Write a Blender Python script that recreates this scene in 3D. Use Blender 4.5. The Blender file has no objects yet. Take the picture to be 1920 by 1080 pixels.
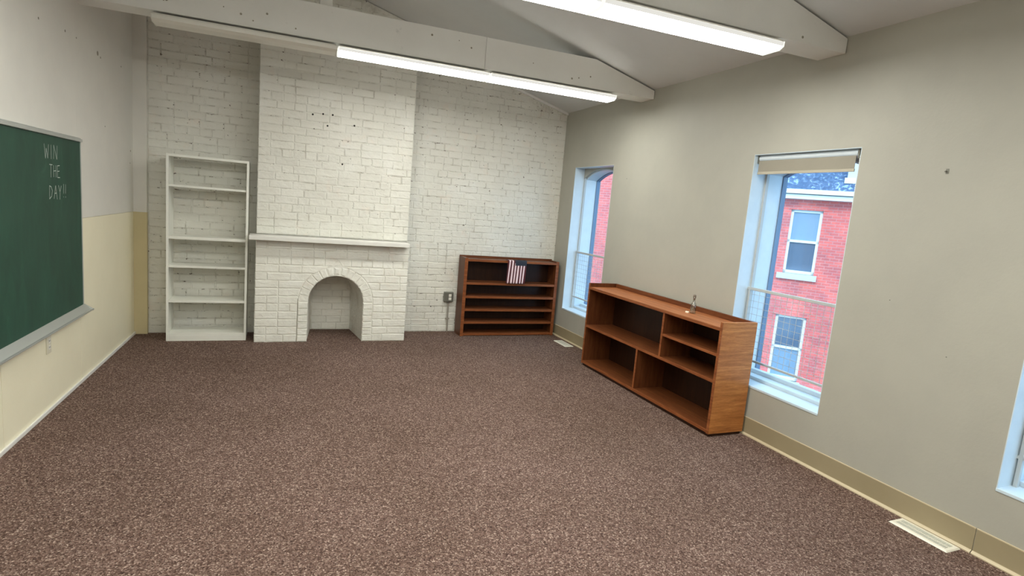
import bpy, math, random
from mathutils import Matrix, Vector
random.seed(7)
S = bpy.context.scene
COL = S.collection
# ------------------------------------------------------------------ camera
YAW, PITCH, ROLL, FPX = 0.40332353, -0.13847022, 0.08539383, 1056.97
def cam_axes():
    f = Vector((math.sin(YAW)*math.cos(PITCH), math.cos(YAW)*math.cos(PITCH), math.sin(PITCH)))
    rt = Vector((math.cos(YAW), -math.sin(YAW), 0)); up = rt.cross(f)
    r2 = math.cos(ROLL)*rt + math.sin(ROLL)*up
    u2 = -math.sin(ROLL)*rt + math.cos(ROLL)*up
    return r2, u2, f
CR, CU, CF = cam_axes()
CP = Vector((0, 0, 1.5))
cd = bpy.data.cameras.new('camera'); cam = bpy.data.objects.new('camera', cd); COL.objects.link(cam)
cd.sensor_width = 36; cd.lens = FPX/1920*36; cd.clip_start = 0.05; cd.clip_end = 300
cam.matrix_world = Matrix(((CR.x, CU.x, -CF.x, CP.x), (CR.y, CU.y, -CF.y, CP.y), (CR.z, CU.z, -CF.z, CP.z), (0, 0, 0, 1)))
S.camera = cam
# ------------------------------------------------------------------ world, light, exposure
SKY = (0.45, 0.74, 1.0); SKY_STRENGTH = 3.2
LAMP = (1.0, 0.998, 0.92); LAMP_STRENGTH = 31.0; LAMP_SIDE = 29.0
w = bpy.data.worlds.new('world'); S.world = w; w.use_nodes = True
bg = w.node_tree.nodes['Background']; bg.inputs[0].default_value = SKY+(1,); bg.inputs[1].default_value = SKY_STRENGTH
sl = bpy.data.lights.new('sun', 'SUN'); sl.energy = 1.7; sl.angle = math.radians(25); sl.color = (1.0, 0.86, 0.74)
sun = bpy.data.objects.new('sun', sl); COL.objects.link(sun)      # hazy sun added from behind this building to redden the house opposite
sun.rotation_euler = Vector((0.62, 0.50, -0.60)).to_track_quat('-Z', 'Y').to_euler()
S.view_settings.view_transform = 'Standard'; S.view_settings.look = 'None'
S.view_settings.gamma = 1; S.view_settings.use_curve_mapping = False
S.view_settings.exposure = 0.0

# ------------------------------------------------------------------ materials
def mat(name, col, rough=0.6, metal=0.0, spec=0.5):
    m = bpy.data.materials.new(name); m.use_nodes = True
    b = m.node_tree.nodes['Principled BSDF']
    b.inputs['Base Color'].default_value = tuple(col)+(1,)
    b.inputs['Roughness'].default_value = rough; b.inputs['Metallic'].default_value = metal
    b.inputs['Specular IOR Level'].default_value = spec
    return m, m.node_tree, b
def nn(t, k, **kw):
    n = t.nodes.new(k)
    for a, v in kw.items(): setattr(n, a, v)
    return n
def coords(t, scale=(1, 1, 1), rot=(0, 0, 0), world=True):
    mp = nn(t, 'ShaderNodeMapping'); mp.inputs['Scale'].default_value = scale; mp.inputs['Rotation'].default_value = rot
    if world:
        g = nn(t, 'ShaderNodeNewGeometry'); t.links.new(g.outputs['Position'], mp.inputs[0])
    else:
        g = nn(t, 'ShaderNodeTexCoord'); t.links.new(g.outputs['Object'], mp.inputs[0])
    return mp.outputs[0]
def noise(t, vec, scale, detail=3, rough=0.6, dist=0):
    n = nn(t, 'ShaderNodeTexNoise'); n.inputs['Scale'].default_value = scale
    n.inputs['Detail'].default_value = detail; n.inputs['Roughness'].default_value = rough; n.inputs['Distortion'].default_value = dist
    t.links.new(vec, n.inputs['Vector']); return n.outputs['Fac']
def ramp(t, fac, stops, interp='LINEAR'):
    r = nn(t, 'ShaderNodeValToRGB'); r.color_ramp.interpolation = interp
    e = r.color_ramp.elements
    while len(e) < len(stops): e.new(0.5)
    for i, (p, c) in enumerate(stops):
        e[i].position = p; e[i].color = tuple(c)+(1,) if len(c) == 3 else c
    t.links.new(fac, r.inputs[0]); return r.outputs[0]
def mix(t, fac, a, b, mode='MIX'):
    n = nn(t, 'ShaderNodeMix', data_type='RGBA', blend_type=mode)
    for s, v in ((0, fac), (6, a), (7, b)):
        if isinstance(v, (int, float)): n.inputs[s].default_value = v
        elif isinstance(v, tuple): n.inputs[s].default_value = v+(1,) if len(v) == 3 else v
        else: t.links.new(v, n.inputs[s])
    return n.outputs[2]
def bump(t, b, h, strength=0.3, dist=0.01):
    n = nn(t, 'ShaderNodeBump'); n.inputs['Strength'].default_value = strength; n.inputs['Distance'].default_value = dist
    t.links.new(h, n.inputs['Height']); t.links.new(n.outputs[0], b.inputs['Normal'])

def painted(name, col, col2=None, rough=0.55, sc=3.0, bs=0.15, bscale=60, marks=0):
    m, t, b = mat(name, col, rough)
    v = coords(t)
    c2 = col2 or tuple(x*0.93 for x in col)
    c = ramp(t, noise(t, v, sc, 4), [(0.35, c2), (0.65, col)])
    if marks:
        c = mix(t, ramp(t, noise(t, v, 7, 6, 0.7), [(0.66, (0, 0, 0)), (0.72, (1, 1, 1))]), c, tuple(x*marks for x in col))
    t.links.new(c, b.inputs['Base Color'])
    bump(t, b, noise(t, v, bscale, 3), bs, 0.004)
    return m
M = {}
M['wall'] = painted('wall_paint', (0.43, 0.42, 0.362), (0.405, 0.395, 0.342), marks=0.95)
M['upper'] = painted('upper_wall_paint', (0.74, 0.72, 0.66), (0.705, 0.685, 0.63))
M['wainscot'] = painted('wainscot_paint', (0.88, 0.82, 0.62), (0.85, 0.79, 0.59), 0.45)
M['pilaster'] = painted('pilaster_paint', (0.62, 0.53, 0.31), (0.58, 0.50, 0.29), 0.45)
M['ceil'] = painted('ceiling_paint', (0.68, 0.69, 0.685), (0.65, 0.66, 0.655), bs=0.05)
M['beam'] = painted('beam_paint', (0.86, 0.86, 0.825), (0.82, 0.82, 0.785), 0.5, 2.0, 0.3, 30, marks=0.80)
M['white'] = painted('white_paint', (0.80, 0.79, 0.74), (0.74, 0.73, 0.68), 0.4, 5, 0.05)
M['shelfwhite'] = painted('shelf_white', (0.86, 0.86, 0.79), (0.81, 0.81, 0.74), 0.4, 5, 0.05)
M['winwhite'] = painted('window_paint_daylit', (0.66, 0.77, 0.84), (0.61, 0.72, 0.80), 0.4, 6, 0.05)  # white paint with bluish daylight put into its colour
M['dark'] = mat('dark_gap', (0.02, 0.018, 0.015), 0.9)[0]
M['plaster_gap'] = mat('seam_grey', (0.30, 0.28, 0.22), 0.9)[0]

def brickpaint(name, speck, tone=1.0, joint=False):
    m, t, b = mat(name, (0.7, 0.68, 0.58), 0.5)
    v = coords(t)
    c = ramp(t, noise(t, v, 2.2, 4), [(0.3, (0.79, 0.775, 0.70)), (0.55, (0.84, 0.83, 0.755)), (0.72, (0.875, 0.87, 0.81))])
    if tone != 1.0: c = mix(t, 1.0, c, (tone, tone, tone), 'MULTIPLY')
    if joint:      # darker crack segments along parts of the joints
        c = mix(t, ramp(t, noise(t, coords(t, (1, 1, 0.6)), 9, 4, 0.65), [(0.48, (0, 0, 0)), (0.66, (1, 1, 1))]), c, tuple(joint*k for k in (1.0, 0.95, 0.82)))
    # worn pinkish patches and chips of missing paint
    c = mix(t, ramp(t, noise(t, v, 5.5, 4, 0.6), [(0.60, (0, 0, 0)), (0.70, (0.4, 0.4, 0.4))]), c, (0.78, 0.69, 0.60))
    vs = coords(t, (1, 1, 1.7))
    oi = nn(t, 'ShaderNodeObjectInfo')
    c = mix(t, 1.0, c, ramp(t, oi.outputs['Random'], [(0.0, (0.965, 0.965, 0.965)), (1.0, (1.02, 1.02, 1.02))]), 'MULTIPLY')
    sp = ramp(t, noise(t, vs, 26, 4, 0.62), [(speck, (0, 0, 0)), (speck+0.03, (1, 1, 1))])
    c = mix(t, sp, c, (0.12, 0.095, 0.07))
    t.links.new(c, b.inputs['Base Color'])
    h = noise(t, coords(t, (1, 1, 1.7)), 17, 3, 0.55, 0.5)
    bump(t, b, h, 0.45, 0.013)
    return m
M['brick'] = brickpaint('white_painted_brick', 0.70, 0.90)  # upper brick toned down to offset strong lamp light on the chimney
M['mortar'] = brickpaint('white_painted_mortar', 0.625, 0.90, 0.50)
M['brick_clean'] = brickpaint('white_painted_brick_lower', 0.76)
M['mortar_clean'] = brickpaint('white_painted_mortar_lower', 0.70, 0.97, 0.66)

def carpet():
    m, t, b = mat('carpet', (0.12, 0.08, 0.06), 0.95, spec=0.1)
    v = coords(t)
    vo = nn(t, 'ShaderNodeTexVoronoi'); vo.inputs['Scale'].default_value = 170; t.links.new(v, vo.inputs['Vector'])
    hs = nn(t, 'ShaderNodeSeparateColor'); t.links.new(vo.outputs['Color'], hs.inputs[0])
    tuft = ramp(t, hs.outputs[0], [(0.0, (0.060, 0.034, 0.028)), (0.25, (0.128, 0.079, 0.063)), (0.6, (0.190, 0.124, 0.102)), (0.85, (0.25, 0.170, 0.142)), (1.0, (0.48, 0.37, 0.31))])
    big = ramp(t, noise(t, v, 1.1, 4), [(0.3, (0.84, 0.83, 0.80)), (0.7, (1.06, 1.06, 1.08))])
    med = ramp(t, noise(t, v, 55, 3, 0.7), [(0.3, (0.72, 0.72, 0.72)), (0.7, (1.25, 1.24, 1.22))])
    c = mix(t, 1.0, tuft, big, 'MULTIPLY'); c = mix(t, 1.0, c, med, 'MULTIPLY')
    t.links.new(c, b.inputs['Base Color'])
    bump(t, b, vo.outputs['Distance'], 0.9, 0.006)
    return m
M['carpet'] = carpet()

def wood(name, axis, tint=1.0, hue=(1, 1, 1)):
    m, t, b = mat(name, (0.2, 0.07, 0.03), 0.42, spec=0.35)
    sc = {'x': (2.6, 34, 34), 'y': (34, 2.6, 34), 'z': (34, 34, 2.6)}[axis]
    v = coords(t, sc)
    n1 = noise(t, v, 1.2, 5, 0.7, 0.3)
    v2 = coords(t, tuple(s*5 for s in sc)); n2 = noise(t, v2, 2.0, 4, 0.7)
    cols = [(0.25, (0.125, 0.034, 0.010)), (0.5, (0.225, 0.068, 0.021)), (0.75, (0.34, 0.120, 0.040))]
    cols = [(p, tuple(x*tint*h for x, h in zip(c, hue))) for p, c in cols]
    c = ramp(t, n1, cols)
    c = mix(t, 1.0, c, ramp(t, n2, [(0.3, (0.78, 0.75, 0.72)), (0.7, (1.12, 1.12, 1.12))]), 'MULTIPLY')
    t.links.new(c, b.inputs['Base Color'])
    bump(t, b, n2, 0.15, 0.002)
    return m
M['wood_y'] = wood('stained_wood_long', 'y', 0.64)
M['wood_x'] = wood('stained_wood_across', 'x', 0.62)
M['wood_z'] = wood('stained_wood_upright', 'z', 0.50)
M['wood_side'] = wood('stained_end_panel_lit', 'x', 2.1, hue=(1.0, 1.25, 1.05))  # same stain tinted up, the light on the near end painted in
M['wood_top'] = wood('stained_cabinet_top_lit', 'y', 1.75, hue=(1, 1.15, 1.3))  # same stain with the bright sheen of the top put into the colour
M['wood_back'] = wood('stained_back_panel_shaded', 'z', 0.13)  # interior shade painted into the stain colour; toe kick uses it too
M['wood_edge'] = wood('pale_wood_edge', 'y', 1.15)  # lighter tone for the front edges
M['wood_edge_x'] = wood('pale_wood_edge_across', 'x', 1.05)

def chalkgreen():
    m, t, b = mat('chalkboard_green', (0.03, 0.10, 0.06), 0.55)
    v = coords(t, (1, 2.2, 0.7))
    c = ramp(t, noise(t, v, 3.0, 5, 0.7, 0.8), [(0.35, (0.005, 0.045, 0.026)), (0.6, (0.009, 0.064, 0.038)), (0.8, (0.034, 0.108, 0.072))])
    t.links.new(c, b.inputs['Base Color']); return m
M['green'] = chalkgreen()
M['alu'] = mat('aluminium', (0.55, 0.57, 0.55), 0.4, 0.6)[0]
M['chalk'] = mat('chalk', (0.55, 0.62, 0.56), 0.9)[0]
M['vinyl'] = painted('vinyl_base', (0.355, 0.295, 0.185), (0.325, 0.27, 0.165), 0.45, 3, 0.05)
M['vinyl_lip'] = mat('vinyl_lip', (0.58, 0.49, 0.33), 0.4)[0]
M['vent'] = mat('vent_enamel', (0.82, 0.79, 0.68), 0.35)[0]
M['ventslat'] = mat('vent_slat_enamel', (0.66, 0.66, 0.58), 0.4)[0]
M['steel'] = mat('grey_steel', (0.20, 0.20, 0.17), 0.45, 0.5)[0]
M['conduit'] = mat('conduit_paint', (0.36, 0.33, 0.28), 0.5, 0.2)[0]
M['plastic'] = mat('white_plastic', (0.82, 0.80, 0.72), 0.35)[0]
M['ivory'] = mat('ivory_plastic', (0.70, 0.66, 0.52), 0.35)[0]
M['housing'] = mat('lamp_housing_enamel', (0.74, 0.73, 0.66), 0.4)[0]
M['blindtube'] = mat('roller_tube_daylit', (0.72, 0.80, 0.86), 0.35)[0]  # pale blue of daylight put into the tube colour
M['shade'] = painted('shade_fabric', (0.32, 0.295, 0.24), (0.305, 0.28, 0.23), 0.8)
M['shadehem'] = mat('shade_hem', (0.48, 0.44, 0.35), 0.6)[0]
M['guard'] = mat('guard_enamel', (0.50, 0.53, 0.53), 0.4)[0]
M['sash'] = mat('sash_blue_grey', (0.16, 0.24, 0.36), 0.5)[0]  # shade on the sash put into its blue-grey colour
M['red'] = mat('flag_red', (0.085, 0.012, 0.016), 0.85)[0]
M['flagwhite'] = mat('flag_white', (0.85, 0.66, 0.68), 0.85)[0]
M['navy'] = mat('flag_navy', (0.020, 0.027, 0.042), 0.85)[0]
M['cork'] = mat('cork', (0.16, 0.13, 0.10), 0.8)[0]
M['cream'] = mat('cream_cap', (0.95, 0.85, 0.66), 0.5)[0]
def emis(name, col, st):
    m = bpy.data.materials.new(name); m.use_nodes = True; t = m.node_tree
    t.nodes.remove(t.nodes['Principled BSDF'])
    e = nn(t, 'ShaderNodeEmission'); e.inputs[0].default_value = col+(1,); e.inputs[1].default_value = st
    t.links.new(e.outputs[0], t.nodes['Material Output'].inputs[0]); return m
M['lit'] = emis('lit_diffuser', LAMP, LAMP_STRENGTH)
M['lit_edge'] = emis('lit_diffuser_edge', LAMP, LAMP_SIDE)
M['lit_rim'] = emis('lit_diffuser_rim', (1.0, 0.98, 0.90), 0.80)
M['lit_end'] = emis('lit_end_cap', (1.0, 0.99, 0.88), 1.1)
M['unlit'] = mat('unlit_diffuser', (0.84, 0.83, 0.76), 0.3)[0]
def glass(name, tint, fac):
    m = bpy.data.materials.new(name); m.use_nodes = True; t = m.node_tree
    t.nodes.remove(t.nodes['Principled BSDF'])
    a = nn(t, 'ShaderNodeBsdfTransparent'); a.inputs[0].default_value = tint+(1,)
    g = nn(t, 'ShaderNodeBsdfGlossy'); g.inputs[1].default_value = 0.02
    x = nn(t, 'ShaderNodeMixShader'); x.inputs[0].default_value = fac
    t.links.new(a.outputs[0], x.inputs[1]); t.links.new(g.outputs[0], x.inputs[2])
    t.links.new(x.outputs[0], t.nodes['Material Output'].inputs[0]); return m
M['glass'] = glass('window_glass', (0.96, 0.98, 1.0), 0.05)
M['bottle'] = glass('bottle_glass', (0.80, 0.82, 0.78), 0.22)

def facade_brick():
    m, t, b = mat('red_street_brick', (0.5, 0.15, 0.12), 0.85)
    tc = nn(t, 'ShaderNodeTexCoord'); mp = nn(t, 'ShaderNodeMapping')
    mp.inputs['Rotation'].default_value = (math.radians(90), 0, 0)
    t.links.new(tc.outputs['Object'], mp.inputs[0])
    # object coords: x along the facade, z up -> brick texture uses (x, z)
    sx = nn(t, 'ShaderNodeSeparateXYZ'); cx = nn(t, 'ShaderNodeCombineXYZ')
    t.links.new(tc.outputs['Object'], sx.inputs[0]); t.links.new(sx.outputs[0], cx.inputs[0]); t.links.new(sx.outputs[2], cx.inputs[1])
    br = nn(t, 'ShaderNodeTexBrick'); br.inputs['Scale'].default_value = 1.0
    br.inputs['Brick Width'].default_value = 0.22; br.inputs['Row Height'].default_value = 0.078
    br.inputs['Mortar Size'].default_value = 0.010; br.inputs['Mortar Smooth'].default_value = 0.3
    br.inputs['Color1'].default_value = (0.85, 0.17, 0.14, 1); br.inputs['Color2'].default_value = (0.55, 0.13, 0.125, 1)
    br.inputs['Mortar'].default_value = (0.70, 0.27, 0.25, 1); br.inputs['Bias'].default_value = -0.2
    t.links.new(cx.outputs[0], br.inputs['Vector'])
    n = noise(t, coords(t), 1.5, 5, 0.7)
    c = mix(t, 1.0, br.outputs['Color'], ramp(t, n, [(0.3, (0.74, 0.84, 0.95)), (0.7, (1.22, 1.25, 1.22))]), 'MULTIPLY')
    t.links.new(c, b.inputs['Base Color'])
    bump(t, b, br.outputs['Fac'], 0.5, -0.01)
    return m
M['facade'] = facade_brick()
def slate():
    m, t, b = mat('slate', (0.08, 0.12, 0.2), 0.6)
    v = coords(t, (3.0, 3.0, 1.0), (0, 0, 0.6), world=False)
    c = ramp(t, noise(t, v, 2.2, 5, 0.7, 1.2), [(0.40, (0.045, 0.085, 0.17)), (0.56, (0.09, 0.155, 0.27)), (0.64, (0.40, 0.52, 0.66))])
    t.links.new(c, b.inputs['Base Color']); return m
M['slate'] = slate()
M['stone'] = mat('pale_stone', (0.62, 0.66, 0.68), 0.8)[0]
M['gutter'] = mat('white_gutter', (0.80, 0.86, 0.84), 0.5)[0]
M['farpane'] = mat('far_pane', (0.10, 0.15, 0.22), 0.08, spec=0.8)[0]
M['farblind'] = mat('far_blind', (0.22, 0.34, 0.46), 0.5)[0]
M['street'] = mat('street', (0.18, 0.18, 0.18), 0.9)[0]

# ------------------------------------------------------------------ mesh helpers
class MB:
    def __init__(s): s.v = []; s.f = []; s.m = []
    def add(s, vs, fs, mi=0):
        o = len(s.v); s.v += [tuple(p) for p in vs]
        s.f += [tuple(i+o for i in f) for f in fs]; s.m += [mi]*len(fs); return s
    def box(s, x0, x1, y0, y1, z0, z1, mi=0):
        return s.add([(x0,y0,z0),(x1,y0,z0),(x1,y1,z0),(x0,y1,z0),(x0,y0,z1),(x1,y0,z1),(x1,y1,z1),(x0,y1,z1)],
            [(0,3,2,1),(4,5,6,7),(0,1,5,4),(1,2,6,5),(2,3,7,6),(3,0,4,7)], mi)
    def prism(s, poly, axis, a, b, mi=0):
        """poly: 2D points; axis: extrusion axis 'x','y','z' from a to b (other two axes in cyclic order yz / xz / xy)"""
        def P(p, h):
            if axis == 'x': return (h, p[0], p[1])
            if axis == 'y': return (p[0], h, p[1])
            return (p[0], p[1], h)
        n = len(poly)
        vs = [P(p, a) for p in poly]+[P(p, b) for p in poly]
        fs = [tuple(range(n))[::-1], tuple(range(n, 2*n))]+[(i, (i+1) % n, n+(i+1) % n, n+i) for i in range(n)]
        return s.add(vs, fs, mi)
    def tube(s, p, q, r, n=10, mi=0):
        p = Vector(p); q = Vector(q); d = (q-p).normalized()
        a = d.orthogonal().normalized(); b = d.cross(a)
        vs = []
        for c in (p, q):
            for i in range(n):
                an = 2*math.pi*i/n; vs.append(c+a*r*math.cos(an)+b*r*math.sin(an))
        fs = [(i, (i+1) % n, n+(i+1) % n, n+i) for i in range(n)]+[tuple(range(n))[::-1], tuple(range(n, 2*n))]
        return s.add(vs, fs, mi)
    def lathe(s, prof, n=20, c=(0, 0, 0), mi=0):
        vs = []; fs = []
        for r, z in prof:
            for i in range(n):
                an = 2*math.pi*i/n; vs.append((c[0]+r*math.cos(an), c[1]+r*math.sin(an), c[2]+z))
        for k in range(len(prof)-1):
            for i in range(n):
                fs.append((k*n+i, k*n+(i+1) % n, (k+1)*n+(i+1) % n, (k+1)*n+i))
        fs.append(tuple(range(n))[::-1]); fs.append(tuple(range((len(prof)-1)*n, len(prof)*n)))
        return s.add(vs, fs, mi)
    def mesh(s, name, mats):
        me = bpy.data.meshes.new(name); me.from_pydata(s.v, [], s.f)
        for m in (mats if isinstance(mats, (list, tuple)) else [mats]): me.materials.append(m)
        for i, p in enumerate(me.polygons): p.material_index = s.m[i]
        me.update()
        return me
def fixnorm(me):
    import bmesh
    b = bmesh.new(); b.from_mesh(me); bmesh.ops.recalc_face_normals(b, faces=b.faces); b.to_mesh(me); b.free()
def obj(name, mb, mats, parent=None, bevel=0, smooth=False, mat_world=None):
    me = mb.mesh(name, mats) if isinstance(mb, MB) else mb
    if isinstance(mb, MB): fixnorm(me)
    o = bpy.data.objects.new(name, me); COL.objects.link(o)
    if parent: o.parent = parent
    if mat_world is not None: o.matrix_world = mat_world
    if bevel:
        m = o.modifiers.new('bevel', 'BEVEL'); m.width = bevel; m.segments = 2; m.limit_method = 'ANGLE'
    if smooth:
        for p in me.polygons: p.use_smooth = True
    return o
def tag(o, label=None, cat=None, group=None, kind=None):
    if label: o['label'] = label
    if cat: o['category'] = cat
    if group: o['group'] = group
    if kind: o['kind'] = kind
    return o
def thing(name, label, cat, loc=(0, 0, 0), rotz=0, group=None, kind=None):
    o = bpy.data.objects.new(name, None); o.empty_display_size = 0.1; COL.objects.link(o)
    o.location = loc; o.rotation_euler = (0, 0, rotz)
    return tag(o, label, cat, group, kind)
def box(*a, mi=0): return MB().box(*a, mi=mi)

# ================================================================== ROOM SHELL
XR, YB = 3.24, 6.33           # right wall plane, recessed brick wall plane
YN = -4.2                     # wall behind the camera
LA = -0.0238                  # the left wall runs slightly askew
def eave(y): return 2.748-0.0065*y
SL, RX = 0.275, 0.31          # ceiling pitch, ridge position
def ceil_z(x, y): return eave(y)+SL*(XR-x) if x >= RX else eave(y)+SL*(XR-RX)-SL*(RX-x)

f = obj('floor', box(-1.7, 3.62, YN-0.15, 6.75, -0.12, 0.0), M['carpet'])
tag(f, 'brown flecked loop-pile carpet covering the whole floor', 'floor', kind='structure')

# ceiling: two sloping planes meeting at a ridge
mb = MB()
for (xa, xb) in ((RX, XR+0.38), (RX, -1.7)):
    vs = []
    for dz in (0, 0.1):
        for x, y in ((xa, YN-0.15), (xb, YN-0.15), (xb, 6.75), (xa, 6.75)):
            vs.append((x, y, ceil_z(x, y)+dz))
    mb.add(vs, [(0, 1, 2, 3), (7, 6, 5, 4), (0, 4, 5, 1), (1, 5, 6, 2), (2, 6, 7, 3), (3, 7, 4, 0)])
tag(obj('ceiling', mb, M['ceil']), 'pale grey sloping plaster ceiling above the beams', 'ceiling', kind='structure')

# right wall with three window openings: square reveals inside, arched openings outside
WINS = [(5.165, 5.995), (2.425, 3.26), (0.60, 1.439)]
WZ0, WZ1 = 0.357, 2.047
X1, X2 = XR+0.125, XR+0.36
SPR, RISE = 1.925, 0.110
def arch_pts(y0, y1, n=14, inset=0.0):
    c = (y0+y1)/2; h = (y1-y0)/2; R = (h*h+RISE*RISE)/(2*RISE); zc = SPR+RISE-R
    R2 = R-inset; h2 = h-inset; out = []
    a = math.asin(h2/R2)
    for i in range(n+1):
        t = -a+2*a*i/n; out.append((c+R2*math.sin(t), zc+R2*math.cos(t)))
    return out
mb = MB()
ys = [YN-0.15]+[v for w_ in sorted(WINS) for v in w_]+[6.75]
for i in range(0, len(ys), 2): mb.box(XR, X2, ys[i], ys[i+1], 0, 2.80)
for y0, y1 in WINS:
    mb.box(XR, X2, y0, y1, 0, WZ0); mb.box(XR, X1, y0, y1, WZ1, 2.80)
    mb.box(X1, X2, y0, y1, SPR+RISE, 2.80)
    ap = arch_pts(y0, y1)
    for a, b in zip(ap[:-1], ap[1:]):
        mb.prism([a, b, (b[0], SPR+RISE+0.001), (a[0], SPR+RISE+0.001)], 'x', X1, X2)
wr = obj('wall_right', mb, M['wall'])
tag(wr, 'beige painted wall with three tall narrow windows', 'wall', kind='structure')
# nail hook with mark on right wall
obj('nail', MB().tube((XR-0.012, 1.928, 1.887), (XR+0.005, 1.926, 1.889), 0.004, 8).box(XR-0.002, XR+0.001, 1.917, 1.931, 1.876, 1.902), M['steel'], wr)
for y, z in ((2.10, 1.17), (1.76, 0.93), (4.9, 1.9)):
    obj('nail', MB().tube((XR-0.004, y, z), (XR+0.005, y, z), 0.0025, 6), M['steel'], wr)

# wall behind the camera
mb = MB().box(-1.7, XR+0.36, YN-0.15, YN, 0, 3.9)
tag(obj('wall_front', mb, M['wall']), 'beige wall behind the viewer', 'wall', kind='structure')

# left wall: rotated frame, local x = into the room, local y = along
WL = (-1.383, 0, 0)
wl = obj('wall_left', MB().box(-0.15, -0.006, YN-0.15, 6.6, 0, 3.9), M['upper'])
wl.location = WL; wl.rotation_euler = (0, 0, LA)
tag(wl, 'left wall, off-white above and yellow cream wainscot below', 'wall', kind='structure')
seam = [-3.6, -2.4, -1.2, 0.0, 1.2, 2.4, 3.61, 4.812, 6.29]
for a, b in zip(seam[:-1], seam[1:]):
    o = obj('wainscot_panel', box(-0.007, 0.0, a+0.0015, b-0.0015, 0.0, 1.178), M['wainscot'], wl, 0.001)
    o = obj('upper_panel', box(-0.007, 0.0, a+0.0003, b-0.0003, 1.181, 3.6), M['upper'], wl)
for y, z, r in ((4.224, 2.351, .007), (4.638, 2.384, .008), (4.842, 2.39, .006), (5.293, 2.387, .017), (5.36, 2.37, .008), (5.92, 2.413, .007), (6.20, 1.73, .009), (6.18, 1.62, .005), (5.45, 1.871, .005)):
    obj('nail_hole', MB().tube((-0.002, y, z), (0.0015, y, z), r, 9), M['plaster_gap'], wl)
# white strip where wall meets carpet
bl = obj('baseboard_left', box(0, 0.012, YN, 6.285, 0, 0.026), M['white'], None, 0.003)
bl.location = WL; bl.rotation_euler = (0, 0, LA)
tag(bl, 'thin white strip along the foot of the left wall', 'baseboard', kind='structure')
# narrow pilaster in the back left corner
pl = obj('trim_1', MB().box(-1.30, -1.125, 6.28, 6.6, 1.178, 3.6, 0).box(-1.30, -1.125, 6.28, 6.6, 0, 1.178, 1), [M['upper'], M['pilaster']], None, 0.002)
tag(pl, 'narrow corner pilaster, off-white above and yellow cream below', 'pilaster', kind='structure')

# ------------------------------------------------------------------ bricks
CH, JT = 0.0745, 0.0062
def brick_mesh(L, H, D, seed, name='brick', mt=None, quad=None):
    r = random.Random(seed); b = 0.005
    if quad is None: quad = [(0, 0), (L, 0), (L, H), (0, H)]
    (x0, z0), (x1, z1), (x2, z2), (x3, z3) = quad
    nx, nz = 3, 2
    def bil(u, v):
        return ((x0*(1-u)+x1*u)*(1-v)+(x3*(1-u)+x2*u)*v, (z0*(1-u)+z1*u)*(1-v)+(z3*(1-u)+z2*u)*v)
    vs = []; idx = {}
    ext = max(abs(x1-x0), abs(x2-x3), 0.02); ez = max(abs(z3-z0), abs(z2-z1), 0.02)
    for ring in (0, 1):          # 0 = back rim at the joint, 1 = front face grid
        for j in range(nz+1):
            for i in range(nx+1):
                edge = i in (0, nx) or j in (0, nz)
                if ring == 0 and not edge: continue
                u, v = i/nx, j/nz
                if ring == 1: u = min(max(u, b/ext), 1-b/ext); v = min(max(v, b/ez), 1-b/ez)
                x, z = bil(u, v)
                jx, jz = r.uniform(-.0016, .0016), r.uniform(-.0024, .0024)
                y = 0.002 if ring == 0 else -D+r.uniform(-.0012, .0012)
                idx[(ring, i, j)] = len(vs); vs.append((x+jx, y, z+jz))
    fs = [(idx[(1, i, j)], idx[(1, i+1, j)], idx[(1, i+1, j+1)], idx[(1, i, j+1)]) for i in range(nx) for j in range(nz)]
    for i in range(nx):
        fs.append((idx[(0, i, 0)], idx[(0, i+1, 0)], idx[(1, i+1, 0)], idx[(1, i, 0)]))
        fs.append((idx[(1, i, nz)], idx[(1, i+1, nz)], idx[(0, i+1, nz)], idx[(0, i, nz)]))
    for j in range(nz):
        fs.append((idx[(1, 0, j)], idx[(1, 0, j+1)], idx[(0, 0, j+1)], idx[(0, 0, j)]))
        fs.append((idx[(0, nx, j)], idx[(0, nx, j+1)], idx[(1, nx, j+1)], idx[(1, nx, j)]))
    me = bpy.data.meshes.new(name); me.from_pydata(vs, [], fs); me.materials.append(mt); me.update()
    return me
VAR = {}
def variants(mt, D):
    key = (mt.name, D)
    if key not in VAR:
        VAR[key] = {L: [brick_mesh(L, CH-JT, D, 100*i+int(L*1000), 'brick', mt) for i in range(7)] for L in (0.205, 0.15, 0.10, 0.05)}
    return VAR[key]
def lay(u0, u1, z0, z1, r, header_row=False):
    """bricks of one course between u0 and u1"""
    out = []; x = u0; first = True
    while x < u1-0.02:
        L = r.choice((0.205, 0.205, 0.205, 0.205, 0.10, 0.15)) if not header_row else 0.10
        if first and not header_row: L = r.choice((0.205, 0.10, 0.15)); first = False
        if x+L > u1-0.045: L = u1-x
        out.append((x, L)); x += L+JT
    return out
def vis_area(p):
    d = Vector(p)-CP; z = d.dot(CF)
    if z <= 0: return 0
    px, py = 960+FPX*d.dot(CR)/z, 540-FPX*d.dot(CU)/z
    if not (-10 < px < 1930 and -10 < py < 1090): return 0
    return 1/(z*z)*1000
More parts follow.
